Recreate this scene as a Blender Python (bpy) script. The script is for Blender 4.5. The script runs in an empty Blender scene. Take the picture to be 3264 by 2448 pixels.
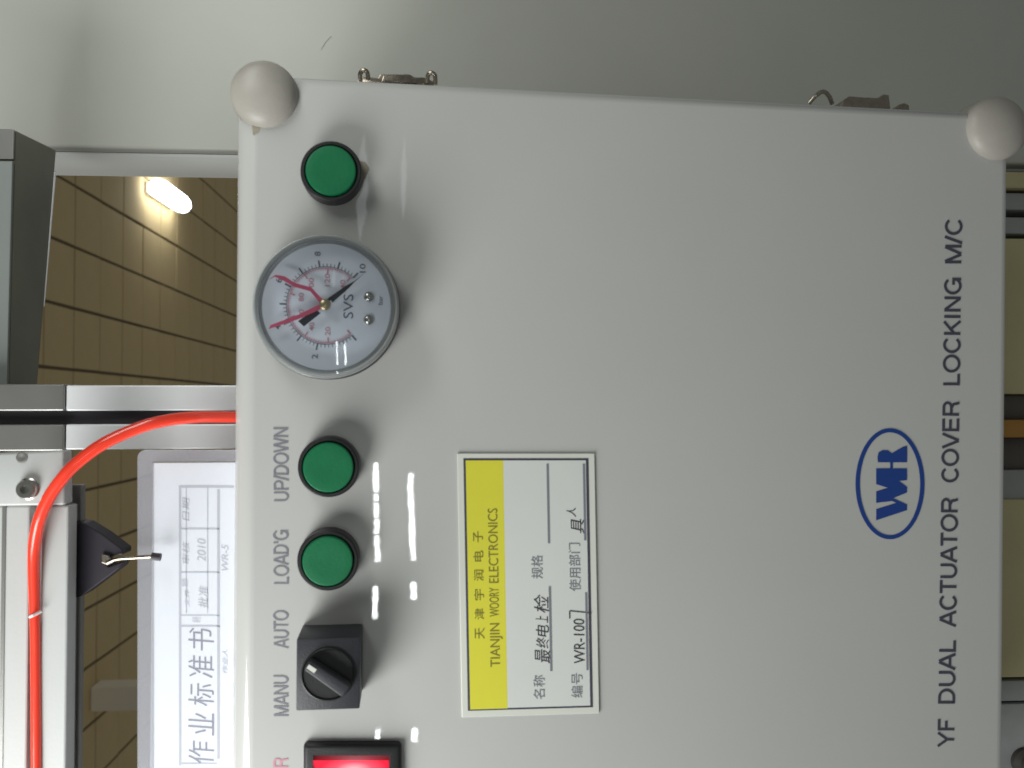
import bpy, bmesh, math, random
from mathutils import Vector, Matrix
random.seed(7)
R = math.radians
S = bpy.context.scene
COL = S.collection

# ------------------------------------------------------------------ camera
F = 2800.0 / 3264.0                 # focal length in picture widths
CU, CV = 1632.0, 1224.0             # picture centre, in the photograph's pixels
CAMPOS = Vector((0.0, 0.0, 1.5))
def px(u, v): return ((u - CU) / 2800.0, (CV - v) / 2800.0)
# world axes seen by the (sideways held) camera: +X is up in the picture, +Z is left, +Y is away
vx, vy = px(1440, 1300)
Yc = Vector((vx, vy, 1.0)).normalized()
Xc = Vector((0, 1, 0)); Xc = (Xc - Yc * Xc.dot(Yc)).normalized()
Zc = Vector((-1, 0, 0)); Zc = (Zc - Yc * Zc.dot(Yc) - Xc * Zc.dot(Xc)).normalized()
def c2w(c): return Vector((c.dot(Xc), c.dot(Yc), c.dot(Zc)))     # (right, up, forward) -> world
rw, uw, fw = c2w(Vector((1, 0, 0))), c2w(Vector((0, 1, 0))), c2w(Vector((0, 0, 1)))
cam = bpy.data.cameras.new('camera'); camo = bpy.data.objects.new('camera', cam); COL.objects.link(camo)
M = Matrix.Identity(4)
for i in range(3):
    M[i][0], M[i][1], M[i][2], M[i][3] = rw[i], uw[i], -fw[i], CAMPOS[i]
camo.matrix_world = M
cam.sensor_width = 36; cam.lens = 36 * F
cam.clip_start = 0.01; cam.clip_end = 200
cam.dof.use_dof = True; cam.dof.focus_distance = 0.62; cam.dof.aperture_fstop = 16
S.camera = camo
S.view_settings.view_transform = 'Standard'; S.view_settings.look = 'None'
S.view_settings.gamma = 1; S.view_settings.exposure = 0.0

# ------------------------------------------------------------------ frames and projection helpers
D0 = 0.44
xp = Vector((0.009, 1, 0)).normalized()
yp = Vector((-0.1186, 0.001067, 1)).normalized()
zp = xp.cross(yp); 
if zp.x > 0: zp = -zp
O_c = Vector((0, 0, D0))
BX, BY, BZ = c2w(xp), c2w(yp), c2w(zp)
BO = CAMPOS + c2w(O_c)
MB_ = Matrix.Identity(4)
for i in range(3):
    MB_[i][0], MB_[i][1], MB_[i][2], MB_[i][3] = BX[i], BY[i], BZ[i], BO[i]
def ray(u, v):
    a, b = px(u, v); return Vector((a, b, 1.0))
def L(u, v, h=0.0):
    """point of the control box's own frame seen at photo pixel (u,v), h metres in front of its face"""
    r = ray(u, v); t = (O_c.dot(yp) - h) / r.dot(yp); p = r * t - O_c
    return Vector((p.dot(xp), p.dot(yp), p.dot(zp)))
def W(u, v, y):
    d = c2w(ray(u, v)); return CAMPOS + d * (y / d.y)
def Wz(u, v, z):
    d = c2w(ray(u, v)); return CAMPOS + d * (z / d.z)
def Mir(u, v, t):
    """world point seen mirrored in the box face at pixel (u,v), t metres beyond the face"""
    r = ray(u, v); k = O_c.dot(yp) / r.dot(yp); p = r * k; d = r.normalized()
    d = d - yp * (2 * d.dot(yp)); return CAMPOS + c2w(p + d * t)

# ------------------------------------------------------------------ world and lamps
w = bpy.data.worlds.new('World'); S.world = w; w.use_nodes = True
bg = w.node_tree.nodes['Background']; bg.inputs[0].default_value = (0.97, 1.0, 0.96, 1); bg.inputs[1].default_value = 0.15
def area(name, loc, target, sx, sy, power, color):
    l = bpy.data.lights.new(name, 'AREA'); l.shape = 'RECTANGLE'; l.size = sx; l.size_y = sy; l.energy = power; l.color = color
    o = bpy.data.objects.new(name, l); COL.objects.link(o); o.location = loc
    d = (Vector(target) - Vector(loc)); o.rotation_euler = d.to_track_quat('-Z', 'Y').to_euler(); return o
area('bench_lamp', MB_ @ Vector((-0.50, -0.27, 0.40)), MB_ @ Vector((-.05, 0, 0.05)), 0.46, 0.32, 6.2, (0.99, 1.0, 0.975))
area('cabinet_fill', MB_ @ Vector((0.42, -0.22, 0.30)), MB_ @ Vector((0.22, .18, 0.1)), 0.4, 0.12, 1.15, (0.98, 1.0, 0.95))  # added fill that brightens the cabinet, no actual fixture there
ul = area('lower_fill', MB_ @ Vector((-0.12, 0.07, -0.52)), MB_ @ Vector((-0.12, .17, -0.28)), 0.45, 0.05, 0.05, (1.0, 0.98, 0.85)); ul.data.spread = R(80)  # unseen fill added to lift the boards and rails below the box

# ------------------------------------------------------------------ materials
def mat(name, col, rough=0.5, metal=0.0, coat=0.0, coat_r=0.03, emit=None, es=0.0, noise=0.0, nscale=8.0, bump=0.0, bscale=300.0, rvar=0.0, trans=0.0, alpha=1.0, ior=1.45):
    m = bpy.data.materials.new(name); m.use_nodes = True; nt = m.node_tree; b = nt.nodes['Principled BSDF']
    b.inputs['Base Color'].default_value = (*col, 1); b.inputs['Roughness'].default_value = rough
    b.inputs['Metallic'].default_value = metal; b.inputs['Coat Weight'].default_value = coat; b.inputs['Coat Roughness'].default_value = coat_r
    b.inputs['Transmission Weight'].default_value = trans; b.inputs['Alpha'].default_value = alpha; b.inputs['IOR'].default_value = ior
    if emit: b.inputs['Emission Color'].default_value = (*emit, 1); b.inputs['Emission Strength'].default_value = es
    tc = nt.nodes.new('ShaderNodeTexCoord')
    if noise > 0 or rvar > 0:
        n = nt.nodes.new('ShaderNodeTexNoise'); n.inputs['Scale'].default_value = nscale; n.inputs['Detail'].default_value = 8; n.inputs['Roughness'].default_value = 0.62
        nt.links.new(tc.outputs['Object'], n.inputs['Vector'])
        if noise > 0:
            mx = nt.nodes.new('ShaderNodeMix'); mx.data_type = 'RGBA'
            mx.inputs[6].default_value = (*[c * (1 - noise) for c in col], 1); mx.inputs[7].default_value = (*[min(1, c * (1 + noise)) for c in col], 1)
            nt.links.new(n.outputs['Fac'], mx.inputs[0]); nt.links.new(mx.outputs[2], b.inputs['Base Color'])
        if rvar > 0:
            mr = nt.nodes.new('ShaderNodeMapRange'); mr.inputs[3].default_value = max(0, rough - rvar); mr.inputs[4].default_value = rough + rvar
            nt.links.new(n.outputs['Fac'], mr.inputs[0]); nt.links.new(mr.outputs[0], b.inputs['Roughness'])
    if bump > 0:
        n2 = nt.nodes.new('ShaderNodeTexNoise'); n2.inputs['Scale'].default_value = bscale; n2.inputs['Detail'].default_value = 3
        bp = nt.nodes.new('ShaderNodeBump'); bp.inputs['Strength'].default_value = bump; bp.inputs['Distance'].default_value = 0.001
        nt.links.new(tc.outputs['Object'], n2.inputs['Vector']); nt.links.new(n2.outputs['Fac'], bp.inputs['Height']); nt.links.new(bp.outputs[0], b.inputs['Normal'])
        if coat > 0: nt.links.new(bp.outputs[0], b.inputs['Coat Normal'])
    return m
PAINT = mat('grey_enamel', (0.50, 0.505, 0.49), 0.38, coat=1.0, coat_r=0.015, noise=0.035, nscale=14, bump=0.02, bscale=45)
CAPM = mat('cap_plastic', (0.38, 0.36, 0.325), 0.42, noise=0.10, nscale=60, bump=0.1, bscale=500)
CHROME = mat('worn_nickel', (0.33, 0.29, 0.24), 0.28, metal=1.0, noise=0.3, nscale=300, rvar=0.15)
BLACK = mat('black_plastic', (0.018, 0.018, 0.020), 0.42, noise=0.2, nscale=200, bump=0.15, bscale=1500)
BLACK2 = mat('black_knob_plastic', (0.030, 0.033, 0.040), 0.50, noise=0.2, nscale=300, bump=0.2, bscale=1500)
GREEN = mat('green_button_plastic', (0.003, 0.145, 0.055), 0.42, noise=0.15, nscale=120, bump=0.1, bscale=900)
INK = mat('screen_print_ink', (0.06, 0.06, 0.085), 0.5)
INKS = mat('small_print_ink', (0.20, 0.205, 0.24), 0.5)
BLUE = mat('blue_print_ink', (0.012, 0.05, 0.24), 0.45)
PLATE = mat('label_plastic', (0.66, 0.68, 0.62), 0.4, coat=0.4, coat_r=0.15, noise=0.03, nscale=40)
CARD = mat('label_card', (0.63, 0.66, 0.63), 0.55, noise=0.03, nscale=60)
YELL = mat('label_yellow', (0.68, 0.65, 0.05), 0.5, noise=0.04, nscale=60)
YINK = mat('label_yellow_ink', (0.22, 0.20, 0.03), 0.5)
PEN = mat('pen_ink', (0.05, 0.045, 0.06), 0.5)
RUST = mat('rust_stain', (0.36, 0.32, 0.25), 0.6, noise=0.3, nscale=200)
ALU = mat('anodised_aluminium', (0.84, 0.86, 0.88), 0.38, metal=0.08, noise=0.05, nscale=30, bump=0.05, bscale=400)
ALU2 = mat('dull_aluminium', (0.27, 0.27, 0.26), 0.35, metal=0.6, noise=0.12, nscale=30)
WHITEBAR = mat('white_powder_coat', (0.50, 0.515, 0.51), 0.42, noise=0.04, nscale=25, bump=0.06, bscale=500)
DARKSLOT = mat('dark_slot_fill', (0.035, 0.030, 0.036), 0.6)  # dark material filling the profile's slot
WALLM = mat('cabinet_paint', (0.455, 0.465, 0.425), 0.5, coat=0.12, coat_r=0.3, noise=0.16, nscale=3.5, bump=0.03, bscale=200)
RUBBER = mat('dark_gasket', (0.04, 0.033, 0.036), 0.6)
BEAMM = mat('olive_steel', (0.19, 0.19, 0.145), 0.38, metal=0.2, noise=0.35, nscale=16)
BEAMF = mat('grey_steel', (0.20, 0.22, 0.21), 0.4, noise=0.1, nscale=20)
HOSEM = mat('red_polyurethane', (0.98, 0.060, 0.030), 0.24, coat=0.6, coat_r=0.1)
CLIPM = mat('black_clip_lacquer', (0.020, 0.016, 0.026), 0.45)
STEEL = mat('steel', (0.50, 0.49, 0.46), 0.25, metal=1.0, rvar=0.1, nscale=200)
PAPER = mat('paper', (0.77, 0.81, 0.88), 0.7, noise=0.02, nscale=20)
PGREY = mat('paper_rule_ink', (0.46, 0.48, 0.55), 0.7)
PINK = mat('paper_text_ink', (0.20, 0.20, 0.28), 0.7)
ACRY = mat('clear_acrylic', (0.36, 0.37, 0.42), 0.10, coat=1.0, coat_r=0.03, alpha=0.50)
ACRYF = mat('clear_acrylic_face', (0.8, 0.8, 0.85), 0.06, alpha=0.10, coat=1.0, coat_r=0.02)
TILE = mat('ceiling_tile_board', (0.64, 0.485, 0.25), 0.85, noise=0.12, nscale=2.2, bump=0.3, bscale=60)
GAPM = mat('dark_ceiling_void', (0.17, 0.13, 0.08), 0.9)
CREAM = mat('cream_paint', (0.86, 0.81, 0.68), 0.6, noise=0.05, nscale=6)
TUBE = mat('lamp_tube_glow', (0.9, 0.9, 0.9), 0.5, emit=(0.93, 1.0, 1.0), es=34)
TUBE2 = mat('dim_tube_glow', (0.9, 0.9, 0.9), 0.5, emit=(0.93, 1.0, 1.0), es=1.5)
CLAMP = mat('ceiling_lamp_glow', (0.9, 0.9, 0.9), 0.5, emit=(0.95, 1.0, 1.0), es=9)
HOUS = mat('lamp_housing_paint', (0.7, 0.7, 0.68), 0.5)
DIAL = mat('dial_enamel', (0.70, 0.75, 0.82), 0.5, noise=0.03, nscale=80)
DBLK = mat('dial_black_ink', (0.13, 0.14, 0.18), 0.5)
DRED = mat('dial_red_ink', (0.58, 0.27, 0.34), 0.5)
NRED = mat('needle_red', (0.60, 0.10, 0.18), 0.4)
NBLK = mat('needle_black', (0.03, 0.035, 0.045), 0.4)
BRASS = mat('brass', (0.55, 0.46, 0.28), 0.3, metal=0.9)
LENSRIM = mat('clear_lens_rim', (0.62, 0.66, 0.66), 0.15, coat=1, alpha=0.42)
REDLENS = mat('red_lit_lens', (0.75, 0.005, 0.03), 0.25, coat=0.6, emit=(0.9, 0.008, 0.025), es=0.22)
HOT = mat('neon_glow', (1, 0.3, 0.35), 0.4, emit=(1, 0.30, 0.34), es=1.25)
OLIVE = mat('olive_yellow_board', (0.37, 0.34, 0.19), 0.6, noise=0.15, nscale=25)
DARKB = mat('dark_machine_part', (0.045, 0.04, 0.035), 0.5, noise=0.3, nscale=60)
ORNG = mat('orange_machine_part', (0.30, 0.15, 0.02), 0.5, noise=0.2, nscale=60)
GREYB = mat('grey_machine_part', (0.22, 0.23, 0.23), 0.45, noise=0.15, nscale=60)
def glass_mat():
    m = bpy.data.materials.new('gauge_glass'); m.use_nodes = True; nt = m.node_tree; nt.nodes.clear()
    o = nt.nodes.new('ShaderNodeOutputMaterial'); mx = nt.nodes.new('ShaderNodeMixShader'); t = nt.nodes.new('ShaderNodeBsdfTransparent')
    g = nt.nodes.new('ShaderNodeBsdfGlossy'); g.inputs['Roughness'].default_value = 0.04; fr = nt.nodes.new('ShaderNodeFresnel'); fr.inputs[0].default_value = 1.2
    ad = nt.nodes.new('ShaderNodeMath'); ad.operation = 'ADD'; ad.inputs[1].default_value = 0.045
    nt.links.new(fr.outputs[0], ad.inputs[0]); nt.links.new(ad.outputs[0], mx.inputs[0])
    t.inputs[0].default_value = (0.93, 0.95, 0.97, 1)
    nt.links.new(t.outputs[0], mx.inputs[1]); nt.links.new(g.outputs[0], mx.inputs[2]); nt.links.new(mx.outputs[0], o.inputs[0]); return m
GLASS = glass_mat()

# ------------------------------------------------------------------ object helpers
ORG = {}
def thing(name, label, cat, org, group=None, matrix=None):
    o = bpy.data.objects.new(name, None); COL.objects.link(o); o.empty_display_size = 0.02
    o['label'] = label; o['category'] = cat
    if group: o['group'] = group
    if matrix is not None: o.matrix_world = matrix; ORG[o] = Vector((0, 0, 0))
    else: o.location = org; ORG[o] = Vector(org)
    return o
def obj(name, bm, m, parent=None, org=None, smooth=None, label=None):
    if parent is not None:
        org = ORG[parent] if org is None else Vector(org)
    else:
        if org is None:
            zs = [v.co for v in bm.verts]
            org = Vector(((min(c.x for c in zs) + max(c.x for c in zs)) / 2, (min(c.y for c in zs) + max(c.y for c in zs)) / 2, min(c.z for c in zs)))
        org = Vector(org)
    bmesh.ops.translate(bm, verts=bm.verts, vec=-org)
    me = bpy.data.meshes.new(name); bm.normal_update(); bm.to_mesh(me); bm.free(); me.materials.append(m)
    o = bpy.data.objects.new(name, me); COL.objects.link(o); ORG[o] = org
    if parent is not None: o.parent = parent; o.location = org - ORG[parent]
    else: o.location = org
    if smooth is not None:
        me.shade_smooth(); me.set_sharp_from_angle(angle=R(smooth))
    if label: o['label'] = label
    return o
def tag(o, label, cat, group=None):
    o['label'] = label; o['category'] = cat
    if group: o['group'] = group
    return o
def struct(o): o['kind'] = 'structure'; return o
def box(bm, a, b, bev=0.0, seg=2):
    t = bmesh.new(); x0, x1 = sorted((a[0], b[0])); y0, y1 = sorted((a[1], b[1])); z0, z1 = sorted((a[2], b[2]))
    vs = [t.verts.new((x, y, z)) for x in (x0, x1) for y in (y0, y1) for z in (z0, z1)]
    for f in ((0, 1, 3, 2), (4, 6, 7, 5), (0, 4, 5, 1), (2, 3, 7, 6), (0, 2, 6, 4), (1, 5, 7, 3)): t.faces.new([vs[i] for i in f])
    if bev: bmesh.ops.bevel(t, geom=t.edges[:], offset=bev, segments=seg, profile=0.5, affect='EDGES')
    merge(bm, t)
def merge(bm, t):
    bmesh.ops.recalc_face_normals(t, faces=t.faces[:])
    me = bpy.data.meshes.new('tmp'); t.to_mesh(me); t.free(); bm.from_mesh(me); bpy.data.meshes.remove(me)
def prism(bm, pts, depth, bev=0.0, seg=2):
    """pts: coplanar outline (Vectors); extruded by vector depth"""
    t = bmesh.new(); n = len(pts); A = [t.verts.new(p) for p in pts]; B = [t.verts.new(Vector(p) + depth) for p in pts]
    t.faces.new(A); t.faces.new(B[::-1])
    for i in range(n): t.faces.new((A[i], B[i], B[(i + 1) % n], A[(i + 1) % n]))
    bmesh.ops.recalc_face_normals(t, faces=t.faces[:])
    if bev: bmesh.ops.bevel(t, geom=t.edges[:], offset=bev, segments=seg, profile=0.5, affect='EDGES')
    merge(bm, t)
def flat(bm, pts):
    bm.faces.new([bm.verts.new(p) for p in pts])
def lathe(bm, c, prof, n=64, axis=Vector((0, -1, 0)), sx=1.0):
    """prof: (radius, height along axis)"""
    axis = axis.normalized(); a = Vector((1, 0, 0)) if abs(axis.x) < 0.8 else Vector((0, 0, 1))
    a = (a - axis * a.dot(axis)).normalized(); b = axis.cross(a); t = bmesh.new(); rings = []
    for r, h in prof:
        if r < 1e-7: rings.append([t.verts.new(Vector(c) + axis * h)])
        else: rings.append([t.verts.new(Vector(c) + axis * h + (a * math.cos(2 * math.pi * k / n) + b * math.sin(2 * math.pi * k / n)) * r) for k in range(n)])
    for q0, q1 in zip(rings, rings[1:]):
        for k in range(n):
            k2 = (k + 1) % n
            if len(q0) == 1 and len(q1) == 1: continue
            if len(q0) == 1: t.faces.new((q0[0], q1[k], q1[k2]))
            elif len(q1) == 1: t.faces.new((q0[k], q1[0], q0[k2]))
            else: t.faces.new((q0[k], q1[k], q1[k2], q0[k2]))
    merge(bm, t)
def smooth_path(pts, n=8):
    P = [Vector(p) for p in pts]; out = []
    for i in range(len(P) - 1):
        p0 = P[max(i - 1, 0)]; p1 = P[i]; p2 = P[i + 1]; p3 = P[min(i + 2, len(P) - 1)]
        for k in range(n):
            t = k / n
            out.append(0.5 * ((2 * p1) + (p2 - p0) * t + (2 * p0 - 5 * p1 + 4 * p2 - p3) * t * t + (3 * p1 - p0 - 3 * p2 + p3) * t ** 3))
    out.append(P[-1]); return out
def tube(bm, pts, r, n=16, cap=True):
    t = bmesh.new(); rings = []; a = None
    for i, p in enumerate(pts):
        d = (Vector(pts[min(i + 1, len(pts) - 1)]) - Vector(pts[max(i - 1, 0)])).normalized()
        if a is None: a = d.orthogonal().normalized()
        a = (a - d * a.dot(d)).normalized(); b = d.cross(a)
        rr = r[i] if isinstance(r, (list, tuple)) else r
        rings.append([t.verts.new(Vector(p) + (a * math.cos(2 * math.pi * k / n) + b * math.sin(2 * math.pi * k / n)) * rr) for k in range(n)])
    for q0, q1 in zip(rings, rings[1:]):
        for k in range(n): t.faces.new((q0[k], q0[(k + 1) % n], q1[(k + 1) % n], q1[k]))
    if cap: t.faces.new(rings[0][::-1]); t.faces.new(rings[-1])
    merge(bm, t)
_txt = {}
def text_mesh(s, bold=0.0, spacing=1.0):
    cu = bpy.data.curves.new('t', 'FONT'); cu.body = s; cu.size = 1; cu.offset = bold; cu.resolution_u = 3; cu.space_character = spacing; cu.fill_mode = 'FRONT'
    o = bpy.data.objects.new('t', cu); COL.objects.link(o); bpy.context.view_layer.update()
    me = bpy.data.meshes.new_from_object(o.evaluated_get(bpy.context.evaluated_depsgraph_get()))
    bpy.data.objects.remove(o); bpy.data.curves.remove(cu); return me
def text(bm, s, p0, p1, ptop, bold=0.0, spacing=1.0, cjk=False, slant=0.0):
    """lettering laid from p0 to p1 (baseline) with its capitals reaching ptop"""
    me = text_mesh(s, bold, spacing); xs = [v.co.x for v in me.vertices]; ys = [v.co.y for v in me.vertices]
    if not xs: return
    x0, x1 = min(xs), max(xs); y0, y1 = (min(ys), max(ys)) if cjk or '/' in s else (min(0, 0), max(ys))
    if '/' in s and not cjk: y0, y1 = 0, 0.729
    p0, p1, ptop = Vector(p0), Vector(p1), Vector(ptop); ex = p1 - p0; ey = ptop - p0
    vs = [bm.verts.new(p0 + ex * ((v.co.x - x0) / (x1 - x0) + slant * v.co.y) + ey * ((v.co.y - y0) / (y1 - y0))) for v in me.vertices]
    for f in me.polygons:
        try: bm.faces.new([vs[i] for i in f.vertices])
        except ValueError: pass
    bpy.data.meshes.remove(me)

# ================================================================== CEILING
CZ = 3.6
pitch_x, pitch_y = 0.588, 0.62
bm = bmesh.new(); box(bm, (-14, -4, CAMPOS.z + CZ + 0.02), (9, 24, CAMPOS.z + CZ + 0.06))
ceil = struct(obj('ceiling', bm, GAPM))
bm = bmesh.new(); box(bm, (0, 0, 0), (pitch_x - 0.032, pitch_y - 0.018, 0.03), 0.003, 1)
first = None
for i in range(-10, 8):
    for j in range(-1, 13):
        x = 0.365 + i * pitch_x + 0.021; y = 8.02 + j * pitch_y + 0.015
        z = CAMPOS.z + CZ + random.uniform(0, 0.006)
        if first is None:
            first = obj('ceiling_tile', bm, TILE, ceil, (0, 0, 0)); t = first
        else:
            t = first.copy(); COL.objects.link(t)
        t.location = Vector((x, y, z)) - ORG[ceil]
        t.rotation_euler = (random.uniform(-.004, .004), random.uniform(-.004, .004), random.uniform(-.003, .003))
# lit ceiling lamp seen through the frame opening
a = Wz(505, 598, CZ - 0.16); b = Wz(582, 652, CZ - 0.16)
lamp = thing('ceiling_lamp', 'blazing white lamp on the brown tiled ceiling, seen through the upper opening', 'lamp', (a + b) / 2)
d = (b - a); d.z = 0; d.normalize(); n_ = Vector((-d.y, d.x, 0)) * 0.12
bm = bmesh.new(); e_ = d * .10; tube(bm, [a - e_, a - e_ * .8, a - e_ * .3, a + e_, b - e_, b + e_ * .3, b + e_ * .8, b + e_], [.03, .07, .10, .115, .115, .10, .07, .03], 20)
obj('diffuser', bm, CLAMP, lamp, smooth=60)
up = Vector((0, 0, 0.10)); n_ = n_ * .6
bm = bmesh.new(); prism(bm, [a - n_ + up, a + n_ + up, b + n_ + up, b - n_ + up], Vector((0, 0, 0.05)), 0.006)
obj('housing', bm, HOUS, lamp)
# square cream column hanging down from the ceiling
c0 = Wz(288, 2192, CZ); c1 = Wz(288, 2268, CZ)
bm = bmesh.new(); box(bm, (c0.x, c0.y, CAMPOS.z + CZ - 0.001), (c1.x, c0.y + 0.25, CAMPOS.z + 0.9), 0.008)
tag(obj('column', bm, CREAM), 'plain cream square column reaching the brown tiled ceiling, behind the document holder', 'column')
# lamps over the line behind the photographer, mirrored in the glossy box
def mir_lamp(segs, t, r, m, label):
    pts = [(Mir(a, b, t), Mir(c, d, t)) for a, b, c, d in segs]
    o = thing('tube_lamp', label, 'lamp', pts[0][0], 'tube lamps mirrored in the box lid')
    for p, q in pts:
        bm = bmesh.new(); tube(bm, [p.lerp(q, k / 10) for k in range(11)], [r * (1 if m is TUBE else max(.06, math.sin(math.pi * k / 10))) for k in range(11)], 12); obj('tube', bm, m, o, smooth=60)
T = 7.0
mir_lamp(((1197, 1474, 1198, 1568), (1197, 1576, 1198, 1595), (1198, 1603, 1199, 1650), (1200, 1656, 1201, 1698), (1202, 1706, 1205, 1792)), T, .021, TUBE, "white lamp crossed by cables, mirrored next to the LOAD'G and UP/DOWN buttons")
mir_lamp(((1196, 1866, 1195, 1969),), T, .021, TUBE, 'short white lamp mirrored in the lid above the black selector switch')
mir_lamp(((1206, 2324, 1203, 2366),), T, .021, TUBE, 'tiny white lamp mirrored right at the rim of the red rocker switch')
mir_lamp(((1309, 1508, 1318, 1786),), T, .021, TUBE, 'long unbroken white lamp mirrored in the lid toward the yellow label')
mir_lamp(((1318, 1858, 1319, 1908),), T, .021, TUBE, 'short white lamp mirrored just below the long unbroken one')
mir_lamp(((1323, 2322, 1321, 2362),), T, .021, TUBE, 'tiny white lamp mirrored between rocker switch and yellow label')
mir_lamp(((1162, 430, 1148, 770),), T + 1, .060, TUBE2, 'faint wide lamp mirrored right beside the lone green button')
mir_lamp(((1290, 440, 1286, 705),), T + 1, .026, TUBE2, 'faint narrow lamp mirrored farther from the lone green button')

# ================================================================== BACKGROUND
# grey cabinet to the real right of the box
YW = 0.62
e0 = W(757, 480, YW); zt, zb = CAMPOS.z + 0.60, CAMPOS.z - 0.75
cab = thing('steel_cabinet', 'large plain grey-green steel cabinet behind the control box, with a dark seam down its edge', 'cabinet', (e0.x + 0.35, YW + 0.1, zb))
bm = bmesh.new(); box(bm, (e0.x, YW, zb), (e0.x + 0.9, YW + 0.012, zt), 0.0025, 3); obj('door', bm, WALLM, cab, smooth=40)
bm = bmesh.new(); box(bm, (e0.x + 0.0012, YW + 0.0122, zb + .002), (e0.x + 0.89, YW + 0.0150, zt - .002)); obj('gasket', bm, RUBBER, cab)
bm = bmesh.new(); box(bm, (e0.x - 0.0005, YW + 0.0152, zb), (e0.x + 0.9, YW + 0.075, zt), 0.002, 2); obj('carcass', bm, mat('cabinet_frame_paint', (0.85, 0.87, 0.84), 0.4, coat=.4, coat_r=.2), cab, smooth=40)
p0, p1 = W(1024, 158, YW - 0.0006), W(1056, 116, YW - 0.0006)
bm = bmesh.new(); tube(bm, smooth_path([p0, (p0 + p1) / 2 + Vector((0.0006, 0, 0.0004)), p1], 4), 0.00010, 5)
tag(obj('hair', bm, DARKB), 'fine dark hair stuck to the grey cabinet above the round corner cap', 'hair')

# overhead beam
HB = 0.25
fa, fb = Wz(50, 415, HB), Wz(28, 1300, HB); ba, bb = Wz(180, 478, HB), Wz(114, 1300, HB)
beam = thing('overhead_beam', 'dark olive steel beam across the top of the opening, grey on its front', 'beam', (fa + bb) / 2)
bm = bmesh.new(); prism(bm, [fa, fb, bb, ba], Vector((0, 0, 0.04)), 0.0008); obj('web', bm, BEAMM, beam)
g = Vector((0, -0.003, 0)); fm = fa.lerp(fb, 0.117)
bm = bmesh.new(); prism(bm, [fm + g, fb + g, fb - Vector((0, .0005, 0)), fm - Vector((0, .0005, 0))], Vector((0, 0, 0.05)), 0.0006); obj('front_plate', bm, BEAMF, beam)
bm = bmesh.new(); prism(bm, [fa + g * .7, fm + g * .7 + Vector((.0012, 0, 0)), fm + Vector((.0012, -.0005, 0)), fa - Vector((0, .0005, 0))], Vector((0, 0, 0.05)), 0.0005); obj('end_plate', bm, ALU2, beam)
q0, q1 = ba.lerp(bb, 0.09), ba.lerp(bb, 0.62)
bm = bmesh.new(); tube(bm, [q0, q1], [0.0009, 0.0004], 8); obj('edge_highlight', bm, ALU, beam)  # thin bright rod added as the highlight on the beam's back lip

# vertical slotted profile
YP = 0.50
def profile(bm, x0, x1, s0, s1, y0, y1, z0, z1, lip=0.0022):
    """extrusion along z with a slot between s0 and s1 on its front"""
    box(bm, (x0, y0, z0), (s0, y1, z1), 0.0008); box(bm, (s1, y0, z0), (x1, y1, z1), 0.0008)
xa, xb = W(500, 1432, YP).x, W(500, 1228, YP).x; sa, sb = W(500, 1352, YP).x, W(500, 1309, YP).x
zj = W(208, 1300, YP).z
prof = thing('aluminium_profile', 'upright silvery aluminium profile with a dark slot, behind the red hose', 'profile', ((xa + xb) / 2, YP, CAMPOS.z - 0.2))
bm = bmesh.new(); profile(bm, xa, xb, sa, sb, YP, YP + 0.037, CAMPOS.z - 0.2, zj - 0.0003); obj('rail', bm, ALU, prof)
bm = bmesh.new(); box(bm, (sa, YP + 0.006, CAMPOS.z - 0.2), (sb, YP + 0.030, zj + 0.12)); obj('slot_insert', bm, DARKSLOT, prof)
bm = bmesh.new(); profile(bm, xa - .0006, xb + .0006, sa, sb, YP - 0.0015, YP + 0.037, zj, zj + 0.14); obj('upper_sleeve', bm, ALU2, prof)

# white crossbar with the hose in its slot
YB = 0.44
x1 = W(100, 1612, YB).x; x0 = W(100, 2900, YB).x
z0 = W(214, 2000, YB).z; zs0 = W(128, 2000, YB).z; zs1 = W(90, 2000, YB).z; z1 = W(-60, 2000, YB).z
bar = thing('crossbar', 'white slotted crossbar with the red hose lying in its groove', 'crossbar', ((x0 + x1) / 2, YB, z0))
bm = bmesh.new()
box(bm, (x0, YB, z0), (x1, YB + 0.0105, zs0), 0.0009); box(bm, (x0, YB, zs1), (x1, YB + 0.0205, z1), 0.0009)
box(bm, (x0, YB + 0.0060, zs0 - .0005), (x1 - .0005, YB + 0.0104, zs1 + .0005))
obj('rail', bm, WHITEBAR, bar)
bm = bmesh.new(); box(bm, (x0, YB - .0004, W(15, 2000, YB).z), (x1, YB - .0001, W(3, 2000, YB).z)); obj('edge_strip', bm, ALU2, bar)
bm = bmesh.new(); box(bm, (x0, YB + 0.0107, z0 + 0.0015), (x1 - .001, YB + 0.0150, zs0 - .001)); obj('slot_insert', bm, ALU2, bar)
xl = W(250, 1545, YB + .016).x
bm = bmesh.new(); box(bm, (x0, YB + 0.0152, z0), (xl, YB + 0.0203, zs0), 0.0006); obj('rear_lip', bm, ALU2, bar)
pl = thing('end_bracket', 'pale grey screw plate at the end of the white crossbar, by the red hose', 'bracket', W(100, 1530, YB))
o1 = [W(-60, 1447, YB - .002), W(203, 1436, YB - .002), W(205, 1610, YB - .002), W(-60, 1614, YB - .002)]
bm = bmesh.new(); prism(bm, o1, Vector((0, 0.010, 0)), 0.0012, 3); obj('plate', bm, WHITEBAR, pl, smooth=40)
sc = W(92, 1558, YB - .002)
bm = bmesh.new(); lathe(bm, sc, [(0.0052, 0), (0.0052, .0006), (0.0046, .0010), (0.0046, .0034), (0.0040, .0042), (0.0022, .0042), (0.0022, .0018), (0, .0018)], 32); obj('screw', bm, STEEL, pl, smooth=30)
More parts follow.
